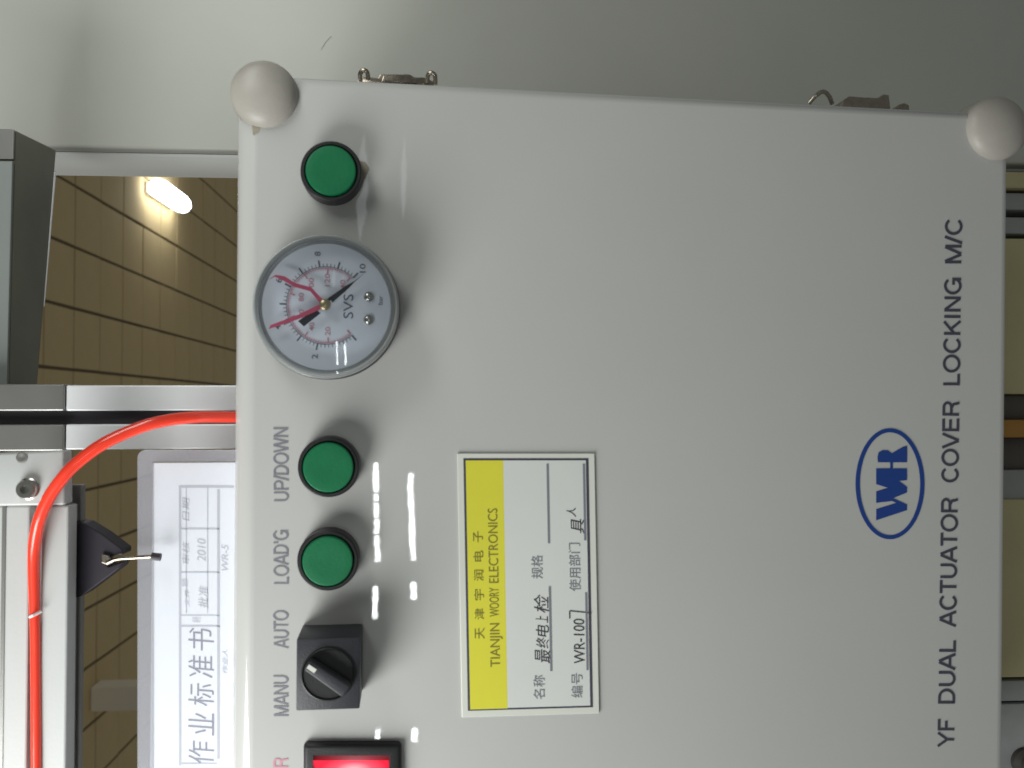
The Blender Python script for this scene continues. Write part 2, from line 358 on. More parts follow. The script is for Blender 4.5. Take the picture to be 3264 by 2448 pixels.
bm = bmesh.new(); lathe(bm, W(70, 1458, YB - .0021), [(0.0026, 0), (0.0026, .0004), (0.0020, .0005), (0, .0002)], 20); obj('hole_plug', bm, ALU2, pl)

# red hose
hp = [(900, 1330, .50), (800, 1329, .475), (741, 1329, .462), (615, 1330, .448), (506, 1345, .440), (416, 1374, .436), (325, 1417, .432), (246, 1475, .430), (203, 1519, .429),
      (159, 1581, .430), (127, 1653, .432), (112, 1725, .435), (108, 1798, .437), (110, 1906, .4385), (112, 1990, .439), (114, 2117, .4395), (116, 2448, .4395), (116, 2860, .4395)]
bm = bmesh.new(); tube(bm, smooth_path([W(*p) for p in hp], 10), [0.00295 if k < 110 else max(.0024, .00295 - (k - 110) * .00002) for k in range((len(hp) - 1) * 10 + 1)], 24)
hose = obj('red_hose', bm, HOSEM, smooth=60); tag(hose, 'bright red air hose curving from behind the box into the slot of the white crossbar', 'hose')
bm = bmesh.new(); t0 = W(95, 1966, .4372); t1 = W(132, 1949, .4372)
ax = (W(112, 2000, .4389) - W(111, 1906, .4389)).normalized()
tube(bm, [t0, t0.lerp(t1, .5) + Vector((0, -.0022, 0)), t1], 0.0007, 8)
tag(obj('cable_tie', bm, mat('tie_nylon', (0.75, 0.72, 0.72), 0.4)), 'thin white tie across the red hose in the crossbar slot', 'cable tie')

# binder clip
cl = thing('binder_clip', 'black binder clip hanging below the white crossbar, wire handle pointing to the paper', 'clip', W(300, 1780, .452))
o1 = [W(216, 1655, .452), W(270, 1668, .452), W(330, 1705, .452), W(392, 1752, .452), W(392, 1768, .452), W(352, 1772, .452), W(330, 1790, .452),
      W(345, 1806, .452), W(394, 1790, .452), W(380, 1812, .452), W(262, 1900, .452), W(216, 1912, .452)]
bm = bmesh.new(); prism(bm, o1, Vector((0, 0.012, 0)), 0.0006); obj('jaw', bm, CLIPM, cl)
bm = bmesh.new(); tube(bm, smooth_path([W(342, 1793, .4505), W(375, 1781, .449), (W(430, 1777, .449)), W(488, 1773, .449)], 6), 0.0009, 10); obj('wire_handle', bm, CHROME, cl)
bm = bmesh.new(); tube(bm, [W(484, 1773, .449), W(512, 1776, .449)], 0.0019, 14); obj('handle_tip', bm, CLIPM, cl)
bm = bmesh.new(); prism(bm, [W(325, 1764, .4515), W(350, 1770, .4515), W(368, 1790, .4515), W(345, 1800, .4515), W(326, 1792, .4515)], Vector((0, -0.0015, 0)), 0.0005); obj('spring_fold', bm, CHROME, cl)

# document in a clear sleeve
YD = 0.455
dh = thing('document_holder', 'clear acrylic document holder with a rounded corner, behind the top of the grey box', 'document holder', W(600, 2000, YD))
def rc(u0, v0, u1, v1, r, y, corners=1):
    pts = []
    for k in range(7):
        a_ = math.pi + (math.pi / 2) * k / 6
        pts.append(W(u0 + r + r * math.cos(a_), v0 + r + r * math.sin(a_), y))
    return pts + [W(u1, v0, y), W(u1, v1, y), W(u0, v1, y)]
bm = bmesh.new(); prism(bm, rc(437, 1434, 900, 2900, 26, YD), Vector((0, 0.0012, 0)), 0.0003); obj('front_sheet', bm, ACRYF, dh)
bm = bmesh.new()
oo = rc(438, 1435, 899, 2899, 25, YD + .002); 
ii = rc(486, 1470, 899, 2899, 4, YD + .002)
t = bmesh.new(); A = [t.verts.new(p) for p in oo]; B = [t.verts.new(p) for p in ii]
D_ = Vector((0, 0.004, 0)); A2 = [t.verts.new(p + D_) for p in oo]; B2 = [t.verts.new(p + D_) for p in ii]
n = len(oo)
ring = [i for i in range(-1, n)]
for i in range(n):
    j = (i + 1) % n
    if i == n - 3: continue
    if i == n - 2: continue
    t.faces.new((A[i], A[j], B[j], B[i])); t.faces.new((A2[i], B2[i], B2[j], A2[j])); t.faces.new((A[i], A2[i], A2[j], A[j])); t.faces.new((B[i], B[j], B2[j], B2[i]))
merge(bm, t); obj('rim', bm, ACRY, dh)
doc = thing('paper_document', 'white work-standard form with large Chinese title, inside the clear holder', 'document', W(600, 2000, YD + .003))
bm = bmesh.new(); box(bm, W(487, 1476, YD + .0028), W(905, 2900, YD + .0032)); obj('sheet', bm, PAPER, doc)
YT = YD + .00265
bm = bmesh.new()
def rule(u0, v0, u1, v1): flat(bm, [W(u0, v0, YT), W(u1, v0, YT), W(u1, v1, YT), W(u0, v1, YT)])
for r_ in ((570, 1548, 745, 1555), (570, 1555, 577, 2440), (692, 1560, 700, 2420), (577, 1683, 700, 1688), (577, 1822, 700, 1826), (577, 1960, 700, 1963), (577, 1993, 700, 1998), (592, 1555, 595, 1955), (660, 1555, 663, 1955), (577, 2432, 692, 2436)):
    rule(*r_)
obj('table_rules', bm, PGREY, doc)
bm = bmesh.new()
for s, v in (('作', 2436), ('业', 2345), ('标', 2252), ('准', 2162), ('书', 2076)):
    text(bm, s, W(682, v, YT), W(682, v - 70, YT), W(600, v, YT), cjk=True, bold=-0.004, slant=0.1)
obj('title', bm, PINK, doc)
bm = bmesh.new()
for s, v, v2, u0, u1 in (('文件', 1935, 1880, 588, 566 + 38), ('制作', 1870, 1845, 600, 578), ('审核', 1800, 1730, 604, 580), ('日期', 1660, 1590, 604, 580),
                     ('2010', 1790, 1720, 656, 628), ('批准', 1940, 1870, 664, 632), ('编号', 1985, 1968, 640, 612), ('作业人', 2150, 2070, 726, 708), ('WR-5', 1825, 1740, 728, 706)):
    a_, b_ = max(u0, u1), min(u0, u1)
    text(bm, s, W(a_, v, YT), W(a_, v2, YT), W(b_, v, YT), cjk=True, slant=0.1)
obj('small_print', bm, PGREY, doc)

# machine parts glimpsed past the lower edge of the box
YR = 0.60
def strip(name, v0, v1, m, label, cat, y=YR, u0=3120, group=None, th=0.02):
    bm = bmesh.new(); box(bm, W(u0, v0, y), W(4000, v1, y) + Vector((0, th, 0)), 0.0015); return tag(obj(name, bm, m, smooth=40), label, cat, group)
strip('yellow_board', 545, 612, OLIVE, 'narrow olive yellow board below the box, next to the corner cap', 'board')
strip('yellow_board', 758, 1256, OLIVE, 'long olive yellow board below the box, between the dark rails', 'board')
strip('yellow_board', 1592, 2142, OLIVE, 'olive yellow board below the box, nearest the start of the machine title', 'board')
strip('metal_rail', 612, 680, GREYB, 'dark grey rail below the box, beside the narrow yellow board', 'rail', YR + .004)
strip('metal_rail', 690, 755, GREYB, 'second dark grey rail from the corner cap, below the box', 'rail', YR + .003)
strip('machine_block', 1258, 1345, DARKB, 'dark block below the box, touching the long yellow board', 'block', YR + .005)
strip('orange_fitting', 1338, 1392, ORNG, 'small orange fitting below the box under the word COVER', 'fitting', YR - .004)
strip('machine_block', 1394, 1500, DARKB, 'black block just past the orange fitting', 'block', YR + .006)
strip('metal_rail', 1498, 1588, GREYB, 'grey rail between the black block and the yellow board', 'rail', YR + .002)
strip('metal_rail', 2172, 2216, GREYB, 'thin grey rail past the end of the last yellow board', 'rail', YR + .002)
strip('metal_rail', 2246, 2900, GREYB, 'wide grey rail at the lower right corner', 'rail', YR + .002)
bm = bmesh.new(); lathe(bm, W(3262, 2425, YR + .002), [(0.0095, 0), (0.0095, .004), (0.006, .006), (0.006, .014), (0.0035, .015), (0.0035, .010), (0, .010)], 28)
tag(obj('bolt', bm, DARKB, smooth=35), 'dark socket bolt on the wide grey rail in the lower right corner', 'bolt')
bm = bmesh.new(); box(bm, W(3000, 490, .74), W(5200, 2900, .74) + Vector((0, .02, 0))); tag(obj('rear_panel', bm, DARKB), 'dark rear panel behind the yellow boards and rails', 'panel')

# ================================================================== CONTROL BOX
cb = thing('control_box', 'glossy grey control box with green buttons, gauge, selector and blue oval logo', 'control box', (0, 0, 0), matrix=MB_)
zT, zB = L(744, 1225).z + .0008, L(3213, 1225).z
xR = (L(1500, 277).x + L(3000, 348).x) / 2; xL = L(1500, 2960).x
bm = bmesh.new(); t = bmesh.new()
vs = [t.verts.new((x, y, z)) for x in (xL, xR) for y in (0, .030) for z in (zB, zT)]
for f in ((0, 1, 3, 2), (4, 6, 7, 5), (0, 4, 5, 1), (2, 3, 7, 6), (0, 2, 6, 4), (1, 5, 7, 3)): t.faces.new([vs[i] for i in f])
t.edges.ensure_lookup_table()
es = [e for e in t.edges if max(e.verts[0].co.y, e.verts[1].co.y) < .001 and min(e.verts[0].co.z, e.verts[1].co.z) > zT - .0001]
bmesh.ops.bevel(t, geom=es, offset=0.0115, segments=12, profile=0.5, affect='EDGES')
es = [e for e in t.edges if max(e.verts[0].co.y, e.verts[1].co.y) < .001 and min(e.verts[0].co.z, e.verts[1].co.z) < zT - .02]
bmesh.ops.bevel(t, geom=es, offset=0.0045, segments=6, profile=0.5, affect='EDGES')
es = [] and [e for e in t.edges if min(e.verts[0].co.y, e.verts[1].co.y) < .001]
merge(bm, t); lid = obj('lid', bm, PAINT, cb, smooth=50)
for p in lid.data.polygons:
    if p.area > .002: p.use_smooth = False
bm = bmesh.new(); box(bm, (xL + .004, .0305, zB + .004), (xR - .004, .150, zT - .004), 0.004, 3); obj('housing', bm, PAINT, cb, smooth=50)
bm = bmesh.new(); box(bm, (xL + .003, .0300, zB + .003), (xR - .003, .0312, zT - .003)); obj('seam', bm, RUBBER, cb)

# corner caps: domed plastic protectors, cut away over the lid's corner
def dome(u, v, r, parent, lab):
    c = L(u, v, 0.004); bm = bmesh.new()
    prof = [(r * .93, -.020), (r * 1.0, -.016), (r, -.003), (r * .985, .0005)]
    for k in range(1, 9):
        a_ = k / 8 * math.pi / 2; prof.append((r * .985 * math.cos(a_) if k < 8 else 0, .0005 + .0085 * math.sin(a_)))
    lathe(bm, Vector((c.x, 0, c.z)), prof, 72)
    o = obj('corner_cap', bm, CAPM, parent, org=(c.x, 0, c.z), smooth=60, label=lab)
    return c
dome(838, 293, 0.0163, cb, 'beige domed corner cap at the top right corner')
dome(3190, 404, 0.0172, cb, 'shaded domed corner cap at the lower right corner')
# rust stains under the cap and beside the lone button
bm = bmesh.new(); flat(bm, [L(803, 398, .0002), L(832, 404, .0002), L(824, 422, .0002), L(806, 430, .0002)]); obj('rust_stain', bm, RUST, cb)
bm = bmesh.new(); flat(bm, [L(1146, 512, .0002), L(1166, 518, .0002), L(1178, 536, .0002), L(1168, 560, .0002), L(1158, 585, .0002), L(1150, 592, .0002)]); obj('rust_stain', bm, RUST, cb)

# latches on the real right side of the housing
def latch(parts, parent, lab):
    o = None
    for name, kind, pts, m in parts:
        bm = bmesh.new()
        if kind == 'tube': tube(bm, smooth_path([L(u, v, -h) for u, v, h in pts], 6), 0.0011, 10)
        else:
            hh = pts[0]; prism(bm, [L(u, v, -hh) for u, v in pts[1:]], Vector((0, .012, 0)), .0005)
        if o is None: o = obj(name, bm, m, parent, smooth=40, label=lab)
        else: obj(name, bm, m, o, smooth=40)
latch([('latch', 'plate', [.014, (1140, 285), (1140, 252), (1160, 244), (1205, 248), (1212, 236), (1305, 236), (1322, 246), (1352, 246), (1380, 258), (1392, 290)], CHROME),
       ('hook', 'tube', [(1150, 262, .010), (1148, 236, .008), (1158, 224, .007), (1170, 230, .007), (1174, 252, .010)], CHROME),
       ('hook', 'tube', [(1362, 262, .010), (1364, 240, .008), (1374, 232, .007), (1386, 240, .007), (1388, 268, .010)], CHROME),
       ('lever', 'plate', [.008, (1215, 262), (1222, 240), (1300, 241), (1318, 252), (1330, 264)], CHROME)], cb, 'closed spring latch nearer the corner cap')
latch([('latch', 'plate', [.014, (2682, 345), (2690, 318), (2708, 306), (2740, 309), (2806, 312), (2816, 300), (2834, 302), (2838, 335), (2840, 355)], CHROME),
       ('hook', 'tube', [(2578, 330, .009), (2600, 306, .007), (2624, 292, .006), (2642, 306, .007), (2652, 330, .010)], CHROME),
       ('catch', 'plate', [.012, (2850, 350), (2868, 332), (2884, 328), (2898, 334), (2900, 352)], CHROME)], cb, 'open latch with its wire loop sprung up')

# lettering: own plain grotesque alphabet, each letter drawn as strokes
def arc(cx, cy, rx, ry, a0, a1, n=14): return [(cx + rx * math.cos(R(a0 + (a1 - a0) * k / n)), cy + ry * math.sin(R(a0 + (a1 - a0) * k / n))) for k in range(n + 1)]
FONT = {
 'A': (.93, [[(.03, 0), (.44, 1)], [(.49, 1), (.90, 0)], [(.19, .33), (.74, .33)]]),
 'C': (1.0, [arc(.53, .5, .41, .46, 38, 322, 24)]),
 'D': (1.0, [[(.15, .06), (.15, .94), (.45, .94)] + arc(.45, .5, .42, .44, 88, -88, 16) + [(.45, .06), (.08, .06)]]),
 'E': (.93, [[(.86, .06), (.16, .06), (.16, .94), (.84, .94)], [(.16, .52), (.80, .52)]]),
 'F': (.85, [[(.16, 0), (.16, .94), (.80, .94)], [(.16, .50), (.70, .50)]]),
 'G': (1.08, [arc(.54, .5, .43, .46, 40, 330, 24) + [(.93, .46), (.60, .46)], [(.93, .0), (.93, .40)]]),
 'I': (.39, [[(.19, 0), (.19, 1)]]),
 'K': (.93, [[(.16, 0), (.16, 1)], [(.86, 1), (.18, .38)], [(.42, .58), (.88, 0)]]),
 'L': (.77, [[(.15, 1), (.15, .06), (.74, .06)]]),
 'M': (1.16, [[(.14, 0), (.14, 1)], [(.17, 1), (.56, .02)], [(.60, .02), (.99, 1)], [(1.02, 1), (1.02, 0)]]),
 'N': (1.0, [[(.14, 0), (.14, 1)], [(.17, .96), (.83, .04)], [(.86, 1), (.86, 0)]]),
 'O': (1.08, [arc(.54, .5, .45, .46, 0, 360, 32)]),
 'P': (.93, [[(.15, 0), (.15, .94), (.55, .94)] + arc(.58, .69, .27, .25, 85, -85, 10) + [(.55, .44), (.18, .44)]]),
 'R': (1.0, [[(.15, 0), (.15, .94), (.58, .94)] + arc(.60, .71, .26, .23, 85, -85, 10) + [(.58, .48), (.18, .48)], [(.58, .46), (.78, .34), (.82, .12), (.88, 0)]]),
 'T': (.85, [[(.03, .94), (.82, .94)], [(.425, .94), (.425, 0)]]),
 'U': (1.0, [[(.14, 1), (.14, .38)] + arc(.50, .38, .36, .33, 180, 360, 16) + [(.86, 1)]]),
 'V': (.93, [[(.04, 1), (.45, 0)], [(.48, 0), (.89, 1)]]),
 'W': (1.31, [[(.04, 1), (.33, 0)], [(.36, 0), (.64, 1)], [(.67, 1), (.95, 0)], [(.98, 0), (1.27, 1)]]),
 'Y': (.93, [[(.03, 1), (.465, .42)], [(.90, 1), (.465, .42)], [(.465, .45), (.465, 0)]]),
 '/': (.39, [[(.02, -.03), (.37, 1.03)]]), "'": (.27, [[(.13, 1), (.13, .68)]]), ' ': (.4, [])}
def print_text(bm, s_, p0, p1, ptop, wt=.125):
    adv = sum(FONT[c][0] for c in s_) + .03 * (len(s_) - 1); ex, ey = (Vector(p1) - Vector(p0)) / adv, Vector(ptop) - Vector(p0)
    n_ = Vector((0, -.000012, 0)); x = 0; k = 0
    for c in s_:
        wd, sts = FONT[c]
        for st in sts:
            closed = (Vector(st[0]) - Vector(st[-1])).length < 1e-4
            P = [Vector(p) for p in (st[:-1] if closed else st)]; m_ = len(P); Lf, Rt = [], []
            for i in range(m_):
                a = P[(i - 1) % m_] if closed or i > 0 else None; b = P[(i + 1) % m_] if closed or i < m_ - 1 else None
                d1 = (P[i] - a).normalized() if a is not None and (P[i] - a).length > 1e-6 else None; d2 = (b - P[i]).normalized() if b is not None and (b - P[i]).length > 1e-6 else None
                d1 = d1 if d1 is not None else d2; d2 = d2 if d2 is not None else d1
                t_ = (d1 + d2).normalized(); nn = Vector((-t_.y, t_.x)); sc_ = wt / 2 / max(.5, nn.dot(Vector((-d1.y, d1.x))))
                Lf.append(P[i] + nn * sc_); Rt.append(P[i] - nn * sc_)
            f = lambda q: Vector(p0) + ex * (x + q.x) + ey * q.y + n_ * (k % 4)
            LV = [bm.verts.new(f(q)) for q in Lf]; RV = [bm.verts.new(f(q)) for q in Rt]
            for i in range(m_ if closed else m_ - 1):
                j = (i + 1) % m_; bm.faces.new((LV[i], RV[i], RV[j], LV[j]))
            k += 1
        x += wd + .03
def lt(name, s, u0, v0, u1, v1, cap, m=INK, bold=0.0, h=.0002, spacing=1.0):
    bm = bmesh.new(); print_text(bm, s, L(u0, v0, h), L(u1, v1, h), L(u0 - cap, v0, h), wt=bold); return obj(name, bm, m, cb)
words = (('YF', 2380, 2290), ('DUAL', 2247, 2040), ('ACTUATOR', 1997, 1585), ('COVER', 1540, 1277), ('LOCKING', 1232, 882), ('M/C', 843, 695))
for s, a_, b_ in words:
    ub = lambda v: 3041 + (2380 - v) * 0.0150
    # baseline positions follow the printed line
    lt('title_lettering', s, ub(a_), a_, ub(b_), b_, 52, INK, 0.165)
for s, a_, b_ in (('MANU', 2285, 2151), ('AUTO', 2066, 1946), ("LOAD'G", 1864, 1688), ('UP/DOWN', 1600, 1361), ('POWER', 2600, 2415)):
    lt('switch_lettering', s, 920, a_, 918, b_, 47, INKS if s != 'POWER' else DRED, 0.145)

# blue oval logo
bm = bmesh.new(); cx, cy = 2837, 1542; N = 72
for k in range(N):
    t0_, t1_ = 2 * math.pi * k / N, 2 * math.pi * (k + 1) / N
    q = lambda ru, rv, t: L(cx + ru * math.cos(t), cy + rv * math.sin(t), .0002)
    flat(bm, [q(110, 177, t0_), q(110, 177, t1_), q(96, 164, t1_), q(96, 164, t0_)])
bmesh.ops.remove_doubles(bm, verts=bm.verts, dist=1e-6)
obj('logo_ring', bm, BLUE, cb)
def lg(x, y): return L(2650 + x / 3.318, 1300 + y / 3.318, .0002)
bm = bmesh.new()
flat(bm, [lg(*p) for p in ((474, 1190), (474, 1072), (690, 1005), (800, 1022), (800, 1082))])
flat(bm, [lg(*p) for p in ((690, 1005), (474, 1000), (474, 885), (800, 955), (800, 985))][::1]) if False else None
flat(bm, [lg(*p) for p in ((800, 1022), (655, 990), (655, 962), (480, 1008), (480, 880), (800, 830), (800, 890), (668, 940), (800, 1000))]) if False else None
flat(bm, [lg(*p) for p in ((690, 1005), (640, 985), (474, 1005), (474, 890), (560, 905), (655, 955), (800, 1022))])
flat(bm, [lg(*p) for p in ((474, 890), (474, 884), (600, 846), (800, 836), (800, 896), (655, 955), (560, 905))])
flat(bm, [lg(*p) for p in ((600, 846), (474, 808), (474, 640), (800, 640), (800, 766), (715, 772), (800, 836))])
flat(bm, [lg(*p) for p in ((622, 640), (622, 575), (650, 575), (650, 640))])
flat(bm, [lg(*p) for p in ((492, 576), (488, 520), (500, 470), (545, 446), (600, 450), (640, 480), (645, 576))])
flat(bm, [lg(*p) for p in ((645, 576), (640, 480), (690, 450), (760, 412), (800, 400), (802, 440), (800, 576))])
obj('logo_letters', bm, BLUE, cb)

# asset label
Lc = {(0, 0): (1472, 2285), (1, 0): (1457, 1445), (0, 1): (1909, 2272), (1, 1): (1894, 1445)}
def lab(s, t_, h):   # s along reading direction, t_ from title edge downwards
    u = (1 - s) * ((1 - t_) * 1472 + t_ * 1909) + s * ((1 - t_) * 1457 + t_ * 1894); v = (1 - s) * ((1 - t_) * 2285 + t_ * 2272) + s * 1445
    return L(u, v, h)
bm = bmesh.new(); prism(bm, [lab(0, 0, .0001), lab(1, 0, .0001), lab(1, 1, .0001), lab(0, 1, .0001)], Vector((0, -.0009, 0)), .00025, 2); plate = obj('asset_label', bm, PLATE, cb, label='cream framed label with a yellow header')
def quad(bm, s0, t0_, s1, t1_, h): flat(bm, [lab(s0, t0_, h), lab(s1, t0_, h), lab(s1, t1_, h), lab(s0, t1_, h)])
bm = bmesh.new(); quad(bm, .022, .045, .981, .957, .00112); obj('border', bm, INK, plate)
bm = bmesh.new(); quad(bm, .029, .335, .973, .938, .00125); obj('card', bm, CARD, plate)
bm = bmesh.new(); quad(bm, .027, .062, .973, .335, .00127); obj('yellow_band', bm, YELL, plate)
H = .0014
def lx(bm, s, s0, s1, tb, tt, **k): text(bm, s, lab(s0, tb, H), lab(s1, tb, H), lab(s0, tt, H), **k)
bm = bmesh.new()
for i, ch in enumerate('天津宇润电子'):
    c = 0.315 + i * 0.0735; lx(bm, ch, c - .021, c + .021, .177, .105, cjk=True, bold=0.004)
for wd, s0, s1 in (('TIANJIN', .186, .352), ('WOORY', .378, .488), ('ELECTRONICS', .506, .790)): lx(bm, wd, s0, s1, .285, .215, bold=0.0)
obj('header_print', bm, YINK, plate)
bm = bmesh.new()
for s, s0, s1, tb in (('名称', .058, .150, .610), ('规格', .520, .610, .610), ('编号', .060, .155, .885), ('使用部门', .470, .655, .885)): lx(bm, s, s0, s1, tb, tb - .085, cjk=True)
for s0, s1, t_ in ((.165, .490, .650), (.655, .960, .650), (.165, .465, .915), (.665, .960, .915)): quad(bm, s0, t_, s1, t_ + .016, H)
obj('form_print', bm, INKS, plate)
bm = bmesh.new()
HW = (('最', .195, .245, .655, .54), ('终', .252, .290, .645, .55), ('电', .295, .340, .645, .55), ('上', .350, .375, .640, .55), ('检', .385, .450, .650, .54), ('具', .690, .745, .92, .82), ('人', .755, .790, .86, .79))
for q, (ch, s0, s1, tb, tt) in enumerate(HW):
    if q == 5: obj('handwriting', bm, PEN, plate); bm = bmesh.new()
    lx(bm, ch, s0, s1, tb, tt, cjk=True, slant=.25)
obj('handwriting', bm, PEN, plate); bm = bmesh.new()
lx(bm, 'WR-100', .190, .362, .905, .825, slant=.02)
def stroke(p, w_=.0045):
    for (s0, t0_), (s1, t1_) in zip(p, p[1:]):
        dx, dy = s1 - s0, t1_ - t0_; l = math.hypot(dx * 2, dy); nx, ny = -dy / l * w_ / 2, dx * 2 / l * w_
        flat(bm, [lab(s0 + nx, t0_ + ny, H), lab(s1 + nx, t1_ + ny, H), lab(s1 - nx, t1_ - ny, H), lab(s0 - nx, t0_ - ny, H)])
stroke([(.365, .80), (.395, .80), (.385, .96)])
obj('handwriting', bm, PEN, plate)

# push buttons: black bezel standing off the lid with a green cap
def button(uc, vc, ub, vb, lab_, first=None):
    base = L(ub, vb, 0.0)
    if first is None:
        bm = bmesh.new(); r = 0.01465
        lathe(bm, base, [(r * .97, .0001), (r, .0005), (r, .0075), (r * .98, .0098), (r * .94, .0104), (r * .865, .0104), (r * .845, .0098), (r * .845, .004), (0, .004)], 72)
        b = obj('push_button', bm, BLACK, cb, org=base, smooth=35, label=lab_)
        bm = bmesh.new(); r = 0.01195
        lathe(bm, base, [(r, .0045), (r, .0104), (r * .99, .0112), (r * .955, .0117), (r * .90, .0118), (r * .6, .01165), (0, .0116)], 72)
        obj('cap', bm, GREEN, b, org=base, smooth=35)
        return b
    b = first.copy(); COL.objects.link(b); b.parent = cb; b.location = base; b['label'] = lab_
    for ch in first.children:
        c = ch.copy(); COL.objects.link(c); c.parent = b
    return b
b1 = button(0, 0, 1061, 561, 'green button beside the corner cap, without lettering')
b2 = button(0, 0, 1053, 1483, 'green button under the lettering UP/DOWN', b1)
b3 = button(0, 0, 1051, 1774, "green button under the lettering LOAD'G", b1)

# selector switch
ctr = L(1060, 2098, 0.0); mm = lambda a_: a_ * D0 / 2800
hw, hh = mm(92) , mm(106)
bm = bmesh.new(); box(bm, ctr + Vector((-hh, 0, -hw)), ctr + Vector((hh, -.0235, hw)), .0007, 2)
sel = obj('selector_switch', bm, BLACK2, cb, org=ctr, smooth=40, label='square black selector switch turned to AUTO side')
tc_ = ctr + Vector((0, -.0235, 0))
bm = bmesh.new(); lathe(bm, tc_, [(.0124, .0001), (.0124, .0008), (.0118, .0012), (.0112, .0003), (0, .0002)], 56); obj('dial_ring', bm, BLACK, sel, smooth=40)
ang = math.atan2(220, 310)        # pointing towards real up and a bit to the real right
dz = Vector((math.sin(ang), 0, math.cos(ang))); dn = Vector((math.cos(ang), 0, -math.sin(ang)))
hl, hwid = .0112, .0032
bm = bmesh.new(); base = tc_ + Vector((0, -.0005, 0))
prism(bm, [base + dz * hl * .96 + dn * hwid * .8, base + dz * hl + dn * 0, base + dz * hl * .96 - dn * hwid * .8, base - dz * hl * .96 - dn * hwid, base - dz * hl, base - dz * hl * .96 + dn * hwid], Vector((0, -.0062, 0)), .0009, 3)
obj('knob', bm, BLACK2, sel, smooth=40)
tip = base + Vector((0, -.0063, 0)) + dz * hl * .74
bm = bmesh.new(); prism(bm, [tip + dz * .0022 + dn * .0010, tip + dz * .0022 - dn * .0010, tip - dz * .0020 - dn * .0010, tip - dz * .0020 + dn * .0010], Vector((0, -.0003, 0))); obj('pointer_mark', bm, PLATE, sel)

# rocker switch
rh = .004
P4 = lambda u0, v0, u1, v1, h: [L(u0, v0, h), L(u1, v0, h), L(u1, v1, h), L(u0, v1, h)]
bm = bmesh.new(); o_ = P4(966, 2372, 1280, 2640, rh)
t = bmesh.new(); oc = L(1123, 2506, rh)
A = [t.verts.new(p) for p in o_]; I = P4(998, 2408, 1243, 2606, rh); B = [t.verts.new(p) for p in I]
A0 = [t.verts.new(Vector((p.x, 0, p.z))) for p in o_]; B0 = [t.verts.new(p + Vector((0, .006, 0))) for p in I]
for i in range(4):
    j = (i + 1) % 4
    t.faces.new((A[i], A[j], B[j], B[i])); t.faces.new((A0[i], A0[j], A[j], A[i])); t.faces.new((B[i], B[j], B0[j], B0[i]))
t.edges.ensure_lookup_table()
bmesh.ops.bevel(t, geom=[e for e in t.edges if e.verts[0] in A and e.verts[1] in A or (e.verts[0] in A and e.verts[1] in A0) or (e.verts[1] in A and e.verts[0] in A0)], offset=.0022, segments=4, profile=.5, affect='EDGES')
merge(bm, t); rk = obj('rocker_switch', bm, BLACK, cb, smooth=45, label='black framed rocker switch with a lit red lens')
I = P4(1001, 2411, 1240, 2603, 0.0); bm = bmesh.new(); t = bmesh.new()
n1, n2 = 10, 6; grid = []
for i in range(n1 + 1):
    row = []
    for j in range(n2 + 1):
        s_, t_ = i / n1, j / n2; p = (I[0].lerp(I[1], s_)).lerp(I[3].lerp(I[2], s_), t_); p.y = -.0042 + .0030 * math.sin(math.pi * t_) - .0002; row.append(t.verts.new(p))
    grid.append(row)
for i in range(n1):
    for j in range(n2): t.faces.new((grid[i][j], grid[i + 1][j], grid[i + 1][j + 1], grid[i][j + 1]))
merge(bm, t); obj('red_lens', bm, REDLENS, rk, smooth=60)
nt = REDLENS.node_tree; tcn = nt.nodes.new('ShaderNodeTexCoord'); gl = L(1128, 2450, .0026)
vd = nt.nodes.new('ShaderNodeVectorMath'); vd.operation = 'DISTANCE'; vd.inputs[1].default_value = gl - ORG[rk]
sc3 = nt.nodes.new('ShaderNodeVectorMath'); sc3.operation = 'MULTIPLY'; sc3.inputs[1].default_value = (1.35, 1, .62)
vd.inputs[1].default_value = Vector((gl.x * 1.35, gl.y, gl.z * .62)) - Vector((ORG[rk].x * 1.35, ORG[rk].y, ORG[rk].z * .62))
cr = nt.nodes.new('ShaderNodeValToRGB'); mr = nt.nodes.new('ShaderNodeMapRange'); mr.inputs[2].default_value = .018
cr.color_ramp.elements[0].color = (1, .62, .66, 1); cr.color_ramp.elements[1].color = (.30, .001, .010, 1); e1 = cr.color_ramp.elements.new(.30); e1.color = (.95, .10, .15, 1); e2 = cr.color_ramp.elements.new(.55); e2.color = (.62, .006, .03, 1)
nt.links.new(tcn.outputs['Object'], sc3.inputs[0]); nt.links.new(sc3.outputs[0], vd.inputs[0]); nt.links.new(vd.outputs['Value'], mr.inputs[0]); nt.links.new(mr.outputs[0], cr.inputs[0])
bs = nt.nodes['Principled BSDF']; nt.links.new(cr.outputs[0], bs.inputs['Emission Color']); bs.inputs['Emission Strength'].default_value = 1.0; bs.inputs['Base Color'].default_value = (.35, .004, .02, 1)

# pressure gauge
gb = L(1050, 986, 0.0); Rg = .0340; GH = .0215
bm = bmesh.new()
lathe(bm, gb, [(Rg * .985, 0), (Rg * 1.0, .001), (Rg * 1.0, .0150), (Rg * .985, .0152), (Rg * .975, GH - .001), (Rg * .965, GH), (Rg * .90, GH + .0004), (Rg * .885, GH - .0012), (Rg * .885, .0125), (0, .0125)], 96)
ga = obj('pressure_gauge', bm, LENSRIM, cb, org=gb, smooth=30, label='round pressure gauge with white dial')
bm = bmesh.new(); lathe(bm, gb, [(Rg * 1.005, .0002), (Rg * 1.012, .001), (Rg * 1.012, .0115), (Rg * 1.0, .0125)], 96); obj('case', bm, BLACK, ga, smooth=30)
bm = bmesh.new(); DH = .0140; lathe(bm, gb, [(Rg * .880, DH - .001), (Rg * .880, DH), (0, DH)], 96); obj('dial', bm, DIAL, ga, smooth=30)
bm = bmesh.new(); prof = []
